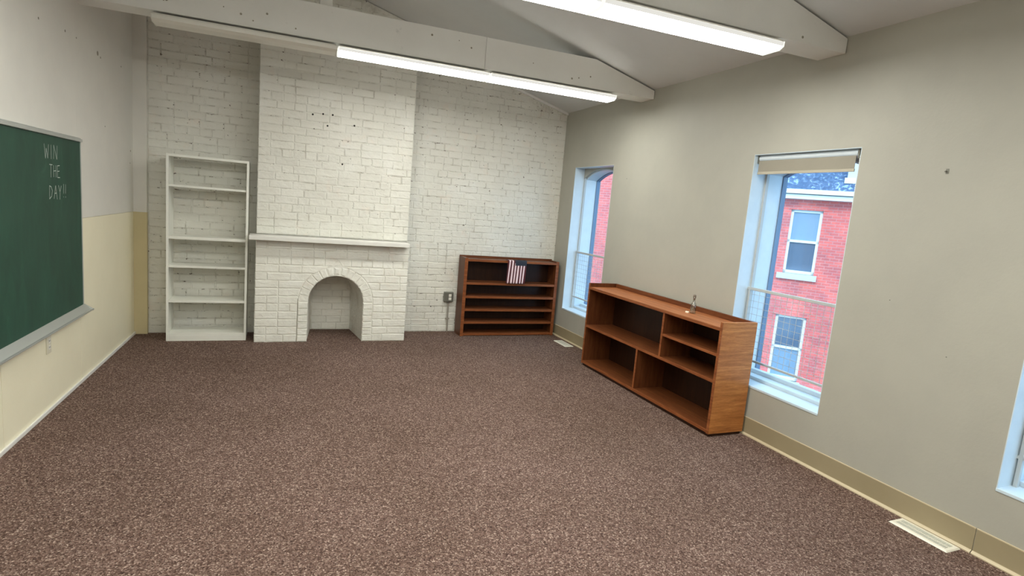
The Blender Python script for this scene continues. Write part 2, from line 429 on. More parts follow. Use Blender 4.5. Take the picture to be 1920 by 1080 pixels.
def brickwork(parent, courses, y, mt, D, hide=lambda x, z: False, limit=300, offset=(0, 0, 0), slope=None):
    """courses: list of (z, [(u, L, quad or None)]); first the pieces that show largest, the rest joined"""
    r = random.Random(len(courses)*13+int(y*100))
    items = []
    for z, bs in courses:
        for u, L, q in bs:
            a = vis_area((u+L/2, y, z+CH/2))
            if a and hide(u+L/2, z+CH/2): a *= 0.001
            items.append((a*L, u, z, L, q))
    items.sort(key=lambda t: -t[0])
    V = variants(mt, D); rest = MB()
    for k, (a, u, z, L, q) in enumerate(items):
        if q: me = brick_mesh(0, 0, D, k, 'brick', mt, q); loc = (0, y, 0); sc = 1
        else:
            Lb = min(V, key=lambda t: abs(t-L)); me = r.choice(V[Lb]); loc = (u, y, z); sc = L/Lb
        if k < limit and a > 0.02:
            o = bpy.data.objects.new('brick', me); COL.objects.link(o); o.parent = parent
            o.location = (loc[0], loc[1]+r.uniform(-.0012, .0018), loc[2]+r.uniform(-.001, .001)); o.scale = (sc, 1, 1)
            if not q: o.rotation_euler = (r.uniform(-.012, .016), r.uniform(-.006, .006), r.uniform(-.006, .006))
        else:
            if q: vs = [v.co.copy() for v in me.vertices]; rest.add([(v.x, v.y+y, v.z) for v in vs], [tuple(p.vertices) for p in me.polygons])
            else: rest.add([(v.co.x*sc+u, v.co.y+y, v.co.z+z) for v in me.vertices], [tuple(p.vertices) for p in me.polygons])
    if rest.v: tag(obj('brickwork', rest, mt, parent), kind='stuff')

# ---- recessed brick wall
wb = obj('wall_back', MB()
    .prism([(-1.5, 0), (-0.17, 0), (-0.17, ceil_z(-0.17, 6.5)+0.05), (-1.5, ceil_z(-1.5, 6.5)+0.05)], 'y', YB, 6.7)
    .prism([(-0.17, 1.08), (1.30, 1.08), (1.30, ceil_z(1.30, 6.5)+0.04), (RX, ceil_z(RX, 6.5)+0.04), (-0.17, ceil_z(-0.17, 6.5)+0.04)], 'y', YB, 6.7)
    .prism([(1.30, 0), (XR+0.1, 0), (XR+0.1, 2.75), (1.30, ceil_z(1.30, 6.5)+0.04)], 'y', YB, 6.7), M['mortar'])
tag(wb, 'white painted brick wall at the back of the room', 'wall', kind='structure')
r = random.Random(3); courses = []
n = 0; z = 0.004
while z < 3.5:
    row = []
    for (a, b) in ((-1.122, -0.175), (1.308, XR-0.004)):
        top = min(ceil_z(a, YB), ceil_z(b, YB)) if b < 0 else 9
        for u, L in lay(a, b, z, z+CH, r, n % 7 == 5):
            if z+CH < ceil_z(u+L, YB)-0.005 and z+CH < ceil_z(u, YB)-0.005: row.append((u, L, None))
    courses.append((z, row)); z += CH; n += 1
def hid(x, z): return (1.98 < x < 3.2 and z < 0.86)
brickwork(wb, courses, YB, M['brick'], 0.004, hid)
obj('drill_hole', MB().tube((1.69, YB-0.012, 0.30), (1.69, YB, 0.30), 0.006, 8), M['dark'], wb)

# ---- chimney breast above the mantel
YC = 6.00
cb = thing('chimney_breast', 'white painted brick chimney breast rising above the mantel shelf', 'chimney', (0, 0, 0))
obj('core', MB().prism([(-0.17, 1.062), (1.30, 1.062), (1.30, ceil_z(1.30, 6.3)-0.004), (RX, ceil_z(RX, 6.3)-0.004), (-0.17, ceil_z(-0.17, 6.3)-0.004)], 'y', YC, 6.329), M['mortar'], cb)
r = random.Random(11); courses = []; z = 1.066; n = 0
while z < 3.48:
    row = [(u, L, None) for u, L in lay(-0.172, 1.302, z, z+CH, r, n % 7 == 3) if z+CH < ceil_z(u+L, YC)-0.01 and z+CH < ceil_z(u, YC)-0.01]
    courses.append((z, row)); z += CH; n += 1
brickwork(cb, courses, YC, M['brick'], 0.004)
for x, z in ((0.305, 2.245), (0.400, 2.262), (0.49, 2.265), (0.445, 2.155), (0.70, 2.19), (0.60, 1.80)):
    obj('drill_hole', MB().tube((x, YC-0.009, z), (x, YC, z), 0.009, 9), M['dark'], cb)

# ---- fireplace: brick surround with arched opening, mantel shelf
YF = 5.905
fp = thing('fireplace', 'white painted brick fireplace with arched opening and plain mantel shelf', 'fireplace', (0, 0, 0))
AC, AR, AZ, AW = 0.586, 0.270, 0.412, 0.094        # arch centre, radius, springing, ring width
FX0, FX1, FZ = -0.17, 1.303, 1.012
mb = MB(); K = 18
mb.box(FX0, AC-AR, YF, 6.60, 0, AZ); mb.box(AC+AR, FX1, YF, 6.60, 0, AZ)
pts = [(AC-AR*math.cos(math.pi*i/K), AZ+AR*math.sin(math.pi*i/K)) for i in range(K+1)]
mb.box(FX0, AC-AR, YF, 6.60, AZ, FZ); mb.box(AC+AR, FX1, YF, 6.60, AZ, FZ)
for a, b in zip(pts[:-1], pts[1:]): mb.prism([a, b, (b[0], FZ), (a[0], FZ)], 'y', YF, 6.60)
mb.box(FX0, FX1, YC+0.02, 6.60, FZ, 1.06)
obj('surround', mb, M['mortar_clean'], fp)
# splayed firebox lining
mb = MB(); f0 = []; f1 = []
prof0 = [(AC-AR, 0)]+pts+[(AC+AR, 0)]
def shrink(p): return (AC+(p[0]-AC)*0.775, p[1]*0.97)
for p in prof0: f0.append((p[0]*1.0+(0.0006 if p[0] < AC else -0.0006), 5.96, p[1]-0.0005))
for p in prof0: q = shrink(p); f1.append((q[0], 6.46, q[1]))
k = len(prof0)
mb.add(f0+f1, [(i, i+1, k+i+1, k+i) for i in range(k-1)]+[tuple(range(k, 2*k))])
obj('firebox', mb, M['mortar_clean'], fp)
r = random.Random(5); row = []; courses = []; z = 0.004
while z+CH < 0.66:
    h = 0
    zt = z+CH
    hw = 0.205 if zt < AZ else math.sqrt(max(0.0, (AR*0.775)**2-(zt-AZ*0.97)**2)) if zt-AZ*0.97 < AR*0.775 else 0
    if hw > 0.04: courses.append((z, [(u, L, None) for u, L in lay(AC-hw+0.004, AC+hw-0.004, z, zt, r)]))
    z += CH
brickwork(fp, courses, 6.458, M['brick_clean'], 0.005)
# field bricks of the surround, cut along the arch ring
r = random.Random(21); courses = []; z = 0.003; RO = AR+AW+0.006; n = 0
FH = 0.0775
def ring_x(z):
    if z <= AZ: return RO
    d = RO*RO-(z-AZ)**2
    return math.sqrt(d) if d > 0 else 0
qrows = []
while z < FZ-0.02:
    z1 = min(z+FH-JT, FZ-0.004); row = []
    h0, h1 = ring_x(z), ring_x(z1)
    if h0 <= 0.0:
        segs = [((FX0-0.002, FX0-0.002), (FX1+0.002, FX1+0.002))]
    else:
        segs = [((FX0-0.002, FX0-0.002), (AC-h0, AC-h1)), ((AC+h0, AC+h1), (FX1+0.002, FX1+0.002))]
    for (a0, a1), (b0, b1) in segs:
        am, bm = max(a0, a1), min(b0, b1)
        if a0 != a1: am = (a0+a1)/2
        bl_ = lay(am, (b0+b1)/2 if b0 != b1 else bm, z, z1, r, n % 6 == 4)
        for i, (u, L) in enumerate(bl_):
            ql = [u, u]; qr = [u+L, u+L]
            if i == 0: ql = [a0, a1]
            if i == len(bl_)-1: qr = [b0, b1]
            row.append((u, L, [(ql[0], z), (qr[0], z), (qr[1], z1), (ql[1], z1)]))
    courses.append((z, row)); z += FH; n += 1
brickwork(fp, courses, YF, M['brick_clean'], 0.005)
# arch ring: radial voussoirs and the stacked jamb bricks
NV = 15
for i in range(NV):
    a0 = math.pi*i/NV+0.004; a1 = math.pi*(i+1)/NV-0.004
    q = [(AC-(AR+0.001)*math.cos(a0), AZ+(AR+0.001)*math.sin(a0)), (AC-(AR+AW)*math.cos(a0), AZ+(AR+AW)*math.sin(a0)),
         (AC-(AR+AW)*math.cos(a1), AZ+(AR+AW)*math.sin(a1)), (AC-(AR+0.001)*math.cos(a1), AZ+(AR+0.001)*math.sin(a1))]
    me = brick_mesh(0, 0, 0.005, 900+i, 'arch_brick', M['brick_clean'], q)
    fixnorm(me)
    o = bpy.data.objects.new('arch_brick', me); COL.objects.link(o); o.parent = fp; o.location = (0, YF, 0)
for s in (-1, 1):
    for j in range(6):
        z0, z1 = 0.003+j*(AZ-0.003)/6, 0.003+(j+1)*(AZ-0.003)/6-0.004
        xa, xb = (AC-AR-AW, AC-AR-0.001) if s < 0 else (AC+AR+0.001, AC+AR+AW)
        me = brick_mesh(0, 0, 0.011 if s < 0 else 0.007, 950+j+10*s, 'arch_brick', M['brick_clean'], [(xa, z0), (xb, z0), (xb, z1), (xa, z1)])
        o = bpy.data.objects.new('arch_brick', me); COL.objects.link(o); o.parent = fp; o.location = (0, YF, 0)
obj('arch_joint', box(AC-AR-AW-0.006, AC-AR-AW-0.001, YF-0.0015, YF+0.004, 0, AZ+0.03), M['plaster_gap'], fp)
obj('mantel_shelf', box(-0.228, 1.281, 5.775, YC-0.008, 1.014, 1.057), M['white'], fp, 0.005)

# moulding where brick meets ceiling
mb = MB()
for y0, y1, dz0, dz1 in ((YB-0.03, YB, 0.0, 0.028),):
    a, b = 1.30, XR
    mb.add([(a, y0, ceil_z(a, y0)-dz1), (b, y0, ceil_z(b, y0)-dz1), (b, y0, ceil_z(b, y0)), (a, y0, ceil_z(a, y0)),
            (a, y1, ceil_z(a, y1)-dz1), (b, y1, ceil_z(b, y1)-dz1), (b, y1, ceil_z(b, y1)), (a, y1, ceil_z(a, y1))],
           [(0, 1, 2, 3), (7, 6, 5, 4), (0, 4, 5, 1), (1, 5, 6, 2), (2, 6, 7, 3), (3, 7, 4, 0)])
tag(obj('trim_2', mb, M['beam'], None, 0.004), 'thin sloping moulding between brick wall and ceiling', 'trim', kind='structure')

# vinyl cove base on the right wall
br_ = thing('baseboard_right', 'olive brown vinyl cove base along the right wall', 'baseboard', (0, 0, 0), kind='structure')
cuts = [YN, 1.4785, YB-0.012]
for a, b in zip(cuts[:-1], cuts[1:]):
    prof = [(XR-0.016, 0.0), (XR-0.016, 0.004), (XR-0.010, 0.010), (XR-0.0045, 0.018), (XR-0.004, 0.128), (XR-0.001, 0.132), (XR+0.004, 0.132), (XR+0.004, 0)]
    o = obj('base_strip', MB().prism(prof, 'y', a+0.002, b-0.002), M['vinyl'], br_)
    obj('base_toe', MB().prism([(XR-0.018, 0.0), (XR-0.0185, 0.006), (XR-0.012, 0.0135), (XR-0.006, 0.0165), (XR-0.006, 0)], 'y', a+0.002, b-0.002), M['vinyl_lip'], o)
    obj('base_top', MB().prism([(XR-0.0055, 0.1285), (XR-0.0055, 0.1335), (XR+0.003, 0.1345), (XR+0.003, 0.1285)], 'y', a+0.002, b-0.002), M['vinyl_lip'], o)

# ------------------------------------------------------------------ tie beams with king posts
def beam(front_y, label):
    """front_y: y of the face at x = 0; the beams run slightly askew"""
    A = -0.03
    t = thing('ceiling_beam', label, 'beam', (0, front_y, 0), A, 'painted tie beams under the ceiling')
    W, Z0, Z1 = 0.205, 2.628, 2.882
    cz = lambda x: ceil_z(x, front_y)-0.012
    xa, xb = -1.29, XR-0.002
    xk = XR-(Z1-eave(front_y)+0.012)/SL
    for (a, b, poly) in ((xa, 1.566, None), (1.568, xb, [(1.568, Z0), (xb, Z0), (xb, cz(xb)), (xk, Z1), (1.568, Z1)])):
        p = poly or [(a, Z0), (b, Z0), (b, Z1), (a, Z1)]
        obj('beam_section', MB().prism(p, 'y', 0, W), M['beam'], t, 0.004)
    zt = ceil_z(0.305, front_y)-0.01
    obj('king_post', MB().box(0.262, 0.352, 0.03, 0.13, Z1, zt), M['white'], t, 0.003)
    rr = random.Random(int(front_y*10))
    for i in range(16):
        x = rr.uniform(-1.0, 3.0); z = rr.uniform(Z0+0.03, Z1-0.06); s = rr.uniform(.004, .009)
        obj('knot', MB().tube((x, -0.0008, z), (x, 0.004, z), s, 9), M['plaster_gap'], t)
    return t
beam(4.689, 'white painted tie beam farther from the viewer, nearest the brick wall')
beam(2.733, 'white painted tie beam nearer the viewer, crossing the top right corner')
beam(0.70, 'white painted tie beam overhead near the viewer')

# fluorescent wraparound fixtures
def fixture_proto(lit):
    t = thing('ceiling_light', '', 'ceiling light', (0, 0, 0))
    L, W = 1.205, 0.19
    obj('housing', MB().box(0.004, L-0.004, 0.006, W-0.006, 0.040, 0.052), M['housing'], t, 0.003)
    prof = [(0.0, 0.040), (0.002, 0.016), (0.030, 0.0), (W-0.030, 0.0), (W-0.002, 0.016), (W, 0.040)]
    inner = [(0.028, 0.0395), (0.030, -0.0015), (W-0.030, -0.0015), (W-0.028, 0.0395)]
    m1 = M['lit_edge'] if lit else M['unlit']; m2 = M['lit'] if lit else M['unlit']
    mb = MB()
    n = len(prof)
    vs = [(0.006, p[0], p[1]) for p in prof]+[(L-0.006, p[0], p[1]) for p in prof]
    d = MB()
    for i in range(n-1):
        d.add([vs[i], vs[i+1], vs[n+i+1], vs[n+i]], [(0, 1, 2, 3)], (2, 1, 0, 1, 2)[i])
    me = d.mesh('diffuser', [m2, m1, M['lit_rim'] if lit else M['unlit']]); fixnorm(me)
    o = bpy.data.objects.new('diffuser', me); COL.objects.link(o); o.parent = t
    for x in (0.0, L-0.006):
        obj('end_cap', MB().prism([(-0.002, 0.042), (0.0, 0.014), (0.029, -0.003), (W-0.029, -0.003), (W, 0.014), (W+0.002, 0.042)], 'x', x, x+0.006), M['lit_end'] if lit else M['housing'], t)
    return t
def copy_tree(o, parent=None):
    c = o.copy(); COL.objects.link(c)
    if parent: c.parent = parent
    for ch in list(o.children): copy_tree(ch, c)
    return c
protos = {}
def fixture(x, front_y, lit, label, z=2.558):
    y = front_y-0.03*x
    if lit not in protos: protos[lit] = t = fixture_proto(lit)
    else: t = copy_tree(protos[lit])
    t.location = (x, y-0.028, z); t.rotation_euler = (0, 0, -0.03)
    return tag(t, label, 'ceiling light', 'fluorescent ceiling lights under the beams')
fixture(-0.812, 4.689, False, 'unlit fluorescent fixture at the left end under the far beam')
fixture(0.402, 4.689, True, 'lit fluorescent fixture in the middle under the far beam')
fixture(1.616, 4.689, True, 'lit fluorescent fixture at the right end under the far beam')
fixture(1.508, 2.733, True, 'lit fluorescent fixture at the right end under the near beam')
fixture(0.295, 2.733, True, 'lit fluorescent fixture cut off by the top edge of the picture')
fixture(-0.918, 2.733, True, 'lit fluorescent fixture at the left end under the near beam, out of view')
beam(-1.30, 'white painted tie beam behind the viewer')
fixture(1.45, -1.30, True, 'added unseen lit fluorescent fixture at the right behind the viewer')  # unseen row added behind the viewer to light the room
fixture(0.235, -1.30, True, 'added unseen lit fluorescent fixture at the centre behind the viewer')
fixture(-0.98, -1.30, True, 'added unseen lit fluorescent fixture at the left behind the viewer')
fixture(-0.98, 0.70, True, 'added lit fluorescent fixture to the far left overhead, out of view')  # unseen overhead row, also added to light the room
fixture(1.45, 0.70, True, 'added lit fluorescent fixture to the right overhead, out of view')
fixture(0.235, 0.70, True, 'added lit fluorescent fixture to the left overhead, out of view')

# ================================================================== WINDOWS
def arch_loop(y0, y1, z0, inset):
    return [(y0+inset, z0+inset)]+arch_pts(y0, y1, 14, inset)+[(y1-inset, z0+inset)]
def ring(mb, outer, inner, xa, xb):
    n = len(outer)
    vs = [(xa, *p) for p in outer]+[(xa, *p) for p in inner]+[(xb, *p) for p in outer]+[(xb, *p) for p in inner]
    fs = []
    for i in range(n):
        j = (i+1) % n
        fs += [(i, j, n+j, n+i), (2*n+i, 3*n+i, 3*n+j, 2*n+j), (i, 2*n+i, 2*n+j, j), (n+i, n+j, 3*n+j, 3*n+i)]
    return mb.add(vs, fs)
for i, (y0, y1) in enumerate(WINS):
    t = thing('window_%d' % (i+1), ['tall narrow arched window nearest the brick wall', 'tall window with roller shade beside the low cabinet', 'tall window at the right edge of the picture'][i], 'window', (0, 0, 0), kind='structure')
    z0 = WZ0
    mb = MB(); ring(mb, arch_loop(y0, y1, z0, 0.0008), arch_loop(y0, y1, z0, 0.014), X1+0.03, XR+0.295)
    obj('jamb_liner', mb, M['winwhite'], t)
    mb = MB(); ring(mb, arch_loop(y0, y1, z0, 0.001), arch_loop(y0, y1, z0, 0.022), XR+0.296, XR+0.34)
    obj('sash', mb, M['sash'], t)
    ip = arch_loop(y0, y1, z0, 0.020)
    obj('pane', MB().prism(ip, 'x', XR+0.318, XR+0.322), M['glass'], t)
    # plaster return painted white, with an inner stop bead
    obj('reveal', MB().box(XR+0.0005, X1+0.004, y1-0.004, y1+0.0, WZ0, WZ1).box(XR+0.0005, X1+0.004, y0, y0+0.004, WZ0, WZ1)
        .box(XR+0.0005, X1+0.004, y0, y1, WZ1-0.004, WZ1), M['winwhite'], t)
    obj('stop_bead', MB().box(X1+0.004, X1+0.028, y1-0.020, y1, WZ0, SPR+0.02).box(X1+0.004, X1+0.028, y0, y0+0.020, WZ0, SPR+0.02), M['guard'], t)
    obj('sill', MB().box(XR-0.004, X1+0.028, y0-0.0, y1, WZ0-0.004, WZ0+0.012), M['winwhite'], t, 0.002)
    obj('bottom_rail', MB().box(X1+0.03, XR+0.290, y0+0.014, y1-0.014, WZ0+0.012, WZ0+0.036).box(XR+0.245, XR+0.290, y0+0.014, y1-0.014, WZ0+0.036, WZ0+0.066), M['winwhite'], t, 0.003)

def guard(y0, y1, label):
    g = thing('window_guard', label, 'window guard', (XR+0.122, 0, 0), 0, 'mesh guards inside the windows')
    a, b = y0+0.018, y1-0.020
    obj('top_rail', MB().box(-0.012, 0.012, y0+0.002, y1-0.002, 1.045, 1.067), M['guard'], g, 0.003)
    obj('bottom_rail', MB().box(-0.008, 0.008, y0+0.002, y1-0.002, 0.508, 0.524), M['guard'], g, 0.002)
    for y in (a, b): obj('post', MB().box(-0.010, 0.010, y-0.009, y+0.009, WZ0+0.010, 1.046), M['guard'], g, 0.002)
    mb = MB(); y = a+0.05
    while y < b-0.01: mb.tube((0, y, 0.516), (0, y, 1.05), 0.0015, 5); y += 0.05
    z = 0.566
    while z < 1.045: mb.tube((0, a, z), (0, b, z), 0.0015, 5); z += 0.05
    obj('wire_mesh', mb, M['guard'], g)
guard(*WINS[0], 'white mesh guard across the arched window nearest the brick wall')
guard(*WINS[1], 'white mesh guard across the window with the roller shade')
guard(*WINS[2], 'white mesh guard across the window at the right picture edge')

# roller shade in window 2
y0, y1 = WINS[1]
t = thing('roller_shade', 'beige roller shade pulled slightly down in the middle window', 'shade', (XR+0.05, 0, 0))
obj('roller_tube', MB().tube((0.0, y0+0.044, 2.022), (0.0, y1-0.018, 2.022), 0.022, 18), M['blindtube'], t, smooth=False)
obj('fabric', MB().box(-0.0215, -0.0200, y0+0.050, y1-0.022, 1.918, 2.004), M['shade'], t)
obj('hem_bar', MB().box(-0.0245, -0.0165, y0+0.048, y1-0.020, 1.905, 1.924), M['shadehem'], t, 0.002)
for y in (y0+0.030, y1-0.016):
    obj('bracket', MB().box(-0.022, 0.022, y, y+0.012, 1.985, 2.043), M['steel'], t, 0.002)
mb = MB()
for k in range(24):
    mb.tube((-0.028, y0+0.020, 2.00-k*0.0125), (-0.028, y0+0.020, 1.992-k*0.0125), 0.0022, 6)
obj('bead_chain', mb, M['plastic'], t)

# ================================================================== FURNITURE
# white open bookshelf
t = thing('bookshelf', 'tall white open bookshelf with bare shelves left of the fireplace', 'bookshelf', (-0.925, 5.985, 0))
Wd, Dp, Ht = 0.680, 0.285, 1.735
for x in (0, Wd-0.020): obj('side_panel', box(x, x+0.020, 0, Dp, 0, Ht), M['shelfwhite'], t, 0.0015)
obj('top_panel', box(0.020, Wd-0.020, 0, Dp, Ht-0.022, Ht), M['shelfwhite'], t, 0.0015)
for z, th, y in ((1.463, 0.020, .012), (0.993, 0.026, .0), (0.722, 0.021, .004), (0.392, 0.022, .004), (0.075, 0.022, .004)):
    mb = MB().box(0.020, Wd-0.020, y, Dp-0.004, z-th, z)
    obj('shelf', mb, M['shelfwhite'], t, 0.0015)
obj('plinth', box(0.020, Wd-0.020, 0.002, 0.018, 0, 0.053), M['shelfwhite'], t, 0.001)

# low dark bookcase against the brick wall
t = thing('bookcase', 'low reddish brown bookcase with four shelves against the brick wall', 'bookcase', (1.988, 6.075, 0), 0)
W2, D2, H2 = 1.200, 0.225, 0.912
for x in (0, W2-0.038):
    s = obj('side_panel', box(x, x+0.038, 0.004, D2, 0, H2), M['wood_z'], t, 0.0015)
    obj('edge_band', box(x+0.0005, x+0.0375, 0.0, 0.0045, 0.001, H2-0.001), M['wood_edge_x'], s)
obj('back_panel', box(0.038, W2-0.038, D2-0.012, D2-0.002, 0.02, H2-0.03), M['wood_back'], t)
def shelf_x(name, z, th, y0=0.004):
    s = obj(name, box(0.038, W2-0.038, y0+0.004, D2-0.012, z-th, z), M['wood_x'], t)
    obj('edge_band', box(0.038, W2-0.038, y0, y0+0.0045, z-th, z), M['wood_edge_x'], s, 0.001)
shelf_x('top_panel', H2-0.012, 0.026, 0.0)
for z in (0.632, 0.474, 0.322, 0.172): shelf_x('shelf', z, 0.026)
shelf_x('bottom_panel', 0.034, 0.026)
obj('back_rail', box(0.0, W2, D2-0.02, D2, H2-0.012, H2+0.012), M['wood_x'], t, 0.0015)

# striped flag draped over it
def flag():
    nx, ny = 52, 26; x0, x1 = 2.508, 2.748; vs = []; mats = []
    top = 0.905; path = []
    for j in range(ny+1):
        s = j/ny*0.345-0.075          # arc length; negative part lies on the top panel
        path.append(s)
    for j, s in enumerate(path):
        for i in range(nx+1):
            u = i/nx; x = x0+(x1-x0)*u
            hang = max(0.0, s)/0.27
            wv = 0.006*math.sin(u*23+0.6)*hang+0.003*math.sin(u*41+hang*3)*hang
            if s < 0: y = 6.0735-s-0.012; z = top+0.003+0.0015*math.sin(u*20)
            else: y = 6.0615-0.004*math.sin(min(1, s/0.02)*1.57)-abs(wv)-0.002; z = top-s+0.002
            vs.append((x-0.014*hang*(1-0.2*u)+0.003*math.sin(u*17+2)*hang, y, z))
    mb = MB(); mb.v = vs
    for j in range(ny):
        for i in range(nx):
            a = j*(nx+1)+i; st = int((i+0.5)/nx*13)
            s = path[j]; u = (i+0.5)/nx
            canton = u > 0.38+(0.03 if s > 0.02 else 0) and s < 0.048-0.0*u
            mi = 2 if canton else (0 if st % 2 == 0 else 1)
            mb.f.append((a, a+1, a+nx+2, a+nx+1)); mb.m.append(mi)
    me = mb.mesh('striped_flag', [M['red'], M['flagwhite'], M['navy']])
    o = bpy.data.objects.new('striped_flag', me); COL.objects.link(o)
    m = o.modifiers.new('thick', 'SOLIDIFY'); m.thickness = 0.0012
    for p in me.polygons: p.use_smooth = True
    tag(o, 'small red and white striped flag with dark blue corner draped over the bookcase', 'flag')
flag()

# larger low cabinet between the windows, open front facing the room
CX0, CX1, CY0, CY1, CHt = 2.893, 3.216, 2.985, 4.835, 0.842
t = thing('low_cabinet', 'long reddish brown open cabinet with cubbies between the two windows', 'cabinet', (CX0, CY0, 0))
Ld, Dd = CY1-CY0, CX1-CX0; P = 0.022
for y, mt in ((0, 'wood_side'), (Ld-P, 'wood_z')):  # far end gets the darker tone for its shaded inner face
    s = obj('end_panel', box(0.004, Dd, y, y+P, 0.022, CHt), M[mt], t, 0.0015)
    obj('edge_band', box(0.0, 0.0045, y+0.0004, y+P-0.0004, 0.023, CHt-0.001), M['wood_edge'], s)
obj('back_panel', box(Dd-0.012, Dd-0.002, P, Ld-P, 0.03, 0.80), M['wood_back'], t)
def board(name, y0, y1, z, th, x0=0.003, mt='wood_y'):
    s = obj(name, box(x0+0.004, Dd-0.012, y0, y1, z-th, z), M[mt], t)
    obj('edge_band', box(x0, x0+0.0045, y0, y1, z-th, z), M['wood_edge'], s, 0.0008)
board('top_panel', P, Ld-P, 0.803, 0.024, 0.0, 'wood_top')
obj('back_rail', box(Dd-0.020, Dd, P, Ld-P, 0.803, CHt), M['wood_y'], t, 0.0015)
board('shelf', P, Ld-P, 0.420, 0.022)
YU, YL = 3.635-CY0, 3.937-CY0
board('shelf', P, YU-0.011, 0.612, 0.020, 0.006)
board('bottom_panel', P, Ld-P, 0.052, 0.024, 0.0)
for y, za, zb in ((YU, 0.420, 0.779), (YL, 0.052, 0.398)):
    s = obj('divider', box(0.007, Dd-0.012, y-0.010, y+0.010, za, zb), M['wood_z'], t)
    obj('edge_band', box(0.003, 0.0075, y-0.010, y+0.010, za, zb), M['wood_edge'], s)
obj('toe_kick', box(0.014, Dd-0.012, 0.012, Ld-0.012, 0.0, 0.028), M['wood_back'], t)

# glass bottle with stopper, and a cream cap beside it
t = thing('glass_bottle', 'small clear glass bottle with dark stopper on the low cabinet', 'bottle', (3.075, 3.512, 0.803))
obj('body', MB().lathe([(0.021, 0.0), (0.023, 0.004), (0.023, 0.062), (0.019, 0.076), (0.0095, 0.092), (0.0085, 0.118), (0.011, 0.121), (0.011, 0.127)], 20), M['bottle'], t, smooth=True)
obj('stopper', MB().lathe([(0.008, 0.112), (0.009, 0.127), (0.012, 0.129), (0.011, 0.146), (0.006, 0.149)], 14), M['cork'], t, smooth=True)
obj('label_band', MB().lathe([(0.0232, 0.020), (0.0234, 0.022), (0.0234, 0.036), (0.0232, 0.038)], 20), M['bottle'], t)
tag(obj('bottle_cap', MB().lathe([(0.014, 0.0), (0.015, 0.002), (0.015, 0.010), (0.013, 0.012)], 16, (3.040, 3.535, 0.803)), M['cream']), 'small round cream cap beside the glass bottle', 'cap')

# ------------------------------------------------------------------ chalkboard on the left wall
LM = (WL[0], WL[1], WL[2])
t = thing('chalkboard', 'green chalkboard with silver frame, chalk tray and chalk writing', 'chalkboard', LM, LA)
ya, yb_ = 2.39, 4.826
obj('slate', box(0.001, 0.012, ya, yb_, 0.565, 1.706), M['green'], t)
obj('map_rail', MB().box(0.0, 0.026, ya-0.02, yb_+0.010, 1.704, 1.724).box(0.0, 0.018, ya-0.02, yb_+0.006, 1.724, 1.731), M['alu'], t, 0.002)
for y in (ya-0.010, yb_): obj('side_trim', box(0.0, 0.016, y, y+0.010, 0.56, 1.706), M['alu'], t, 0.001)
obj('chalk_tray', MB().prism([(0.0, 0.522), (0.062, 0.522), (0.070, 0.530), (0.070, 0.538), (0.064, 0.538), (0.056, 0.534), (0.014, 0.568), (0.0, 0.568)], 'y', ya-0.05, yb_+0.02), M['alu'], t)
obj('tray_end', MB().prism([(0.0, 0.522), (0.066, 0.522), (0.072, 0.530), (0.014, 0.568), (0.0, 0.568)], 'y', yb_+0.02, yb_+0.028), M['alu'], t)
obj('rail_hook', MB().tube((0.013, yb_+0.004, 1.714), (0.013, yb_+0.022, 1.711), 0.006, 8), M['steel'], t)
GL = {'W': [[(0, 1), (.22, 0), (.45, .7), (.7, 0), (.95, 1)]], 'I': [[(.5, 1), (.45, 0)]], 'N': [[(0, 0), (.08, 1), (.75, .02), (.9, 1)]],
      'T': [[(0, 1), (1, 1.02)], [(.5, 1), (.45, 0)]], 'H': [[(.05, 1), (0, 0)], [(.85, 1), (.8, 0)], [(.02, .5), (.82, .55)]],
      'E': [[(.85, 1), (.05, .97), (0, .02), (.9, 0)], [(.05, .5), (.7, .54)]], 'D': [[(.05, 1), (0, 0), (.55, .2), (.8, .6), (.5, .9), (.0, 1)]],
      'A': [[(0, 0), (.45, 1), (.85, -.05)], [(.15, .4), (.7, .42)]], 'Y': [[(0, 1), (.42, .5), (.85, 1)], [(.42, .5), (.35, -.1)]],
      '!': [[(.55, 1), (.4, .3)], [(.38, .08), (.38, .0)]]}
rr = random.Random(4)
def write(board, word, y, z, w_, h, gap):
    for ch in word:
        cw = w_*(0.45 if ch in 'I!' else 1.0); mb = MB()
        for st in GL[ch]:
            pts_ = [(y+p[0]*cw+rr.uniform(-.0015, .0015), z+p[1]*h+rr.uniform(-.0015, .0015)) for p in st]
            for p, q in zip(pts_[:-1], pts_[1:]):
                dx, dz = q[0]-p[0], q[1]-p[1]; L = math.hypot(dx, dz) or 1; nx_, nz_ = -dz/L*.0019, dx/L*.0019
                mb.add([(0.0126, p[0]+nx_, p[1]+nz_), (0.0126, p[0]-nx_, p[1]-nz_), (0.0126, q[0]-nx_, q[1]-nz_), (0.0126, q[0]+nx_, q[1]+nz_)], [(0, 1, 2, 3)])
        obj('chalk_letter', mb, M['chalk'], board)
        y += cw+gap
write(t, 'WIN', 4.215, 1.565, 0.068, 0.085, 0.020)
write(t, 'THE', 4.285, 1.455, 0.046, 0.075, 0.016)
write(t, 'DAY', 4.275, 1.325, 0.058, 0.080, 0.014)
write(t, '!!', 4.495, 1.330, 0.050, 0.085, 0.012)

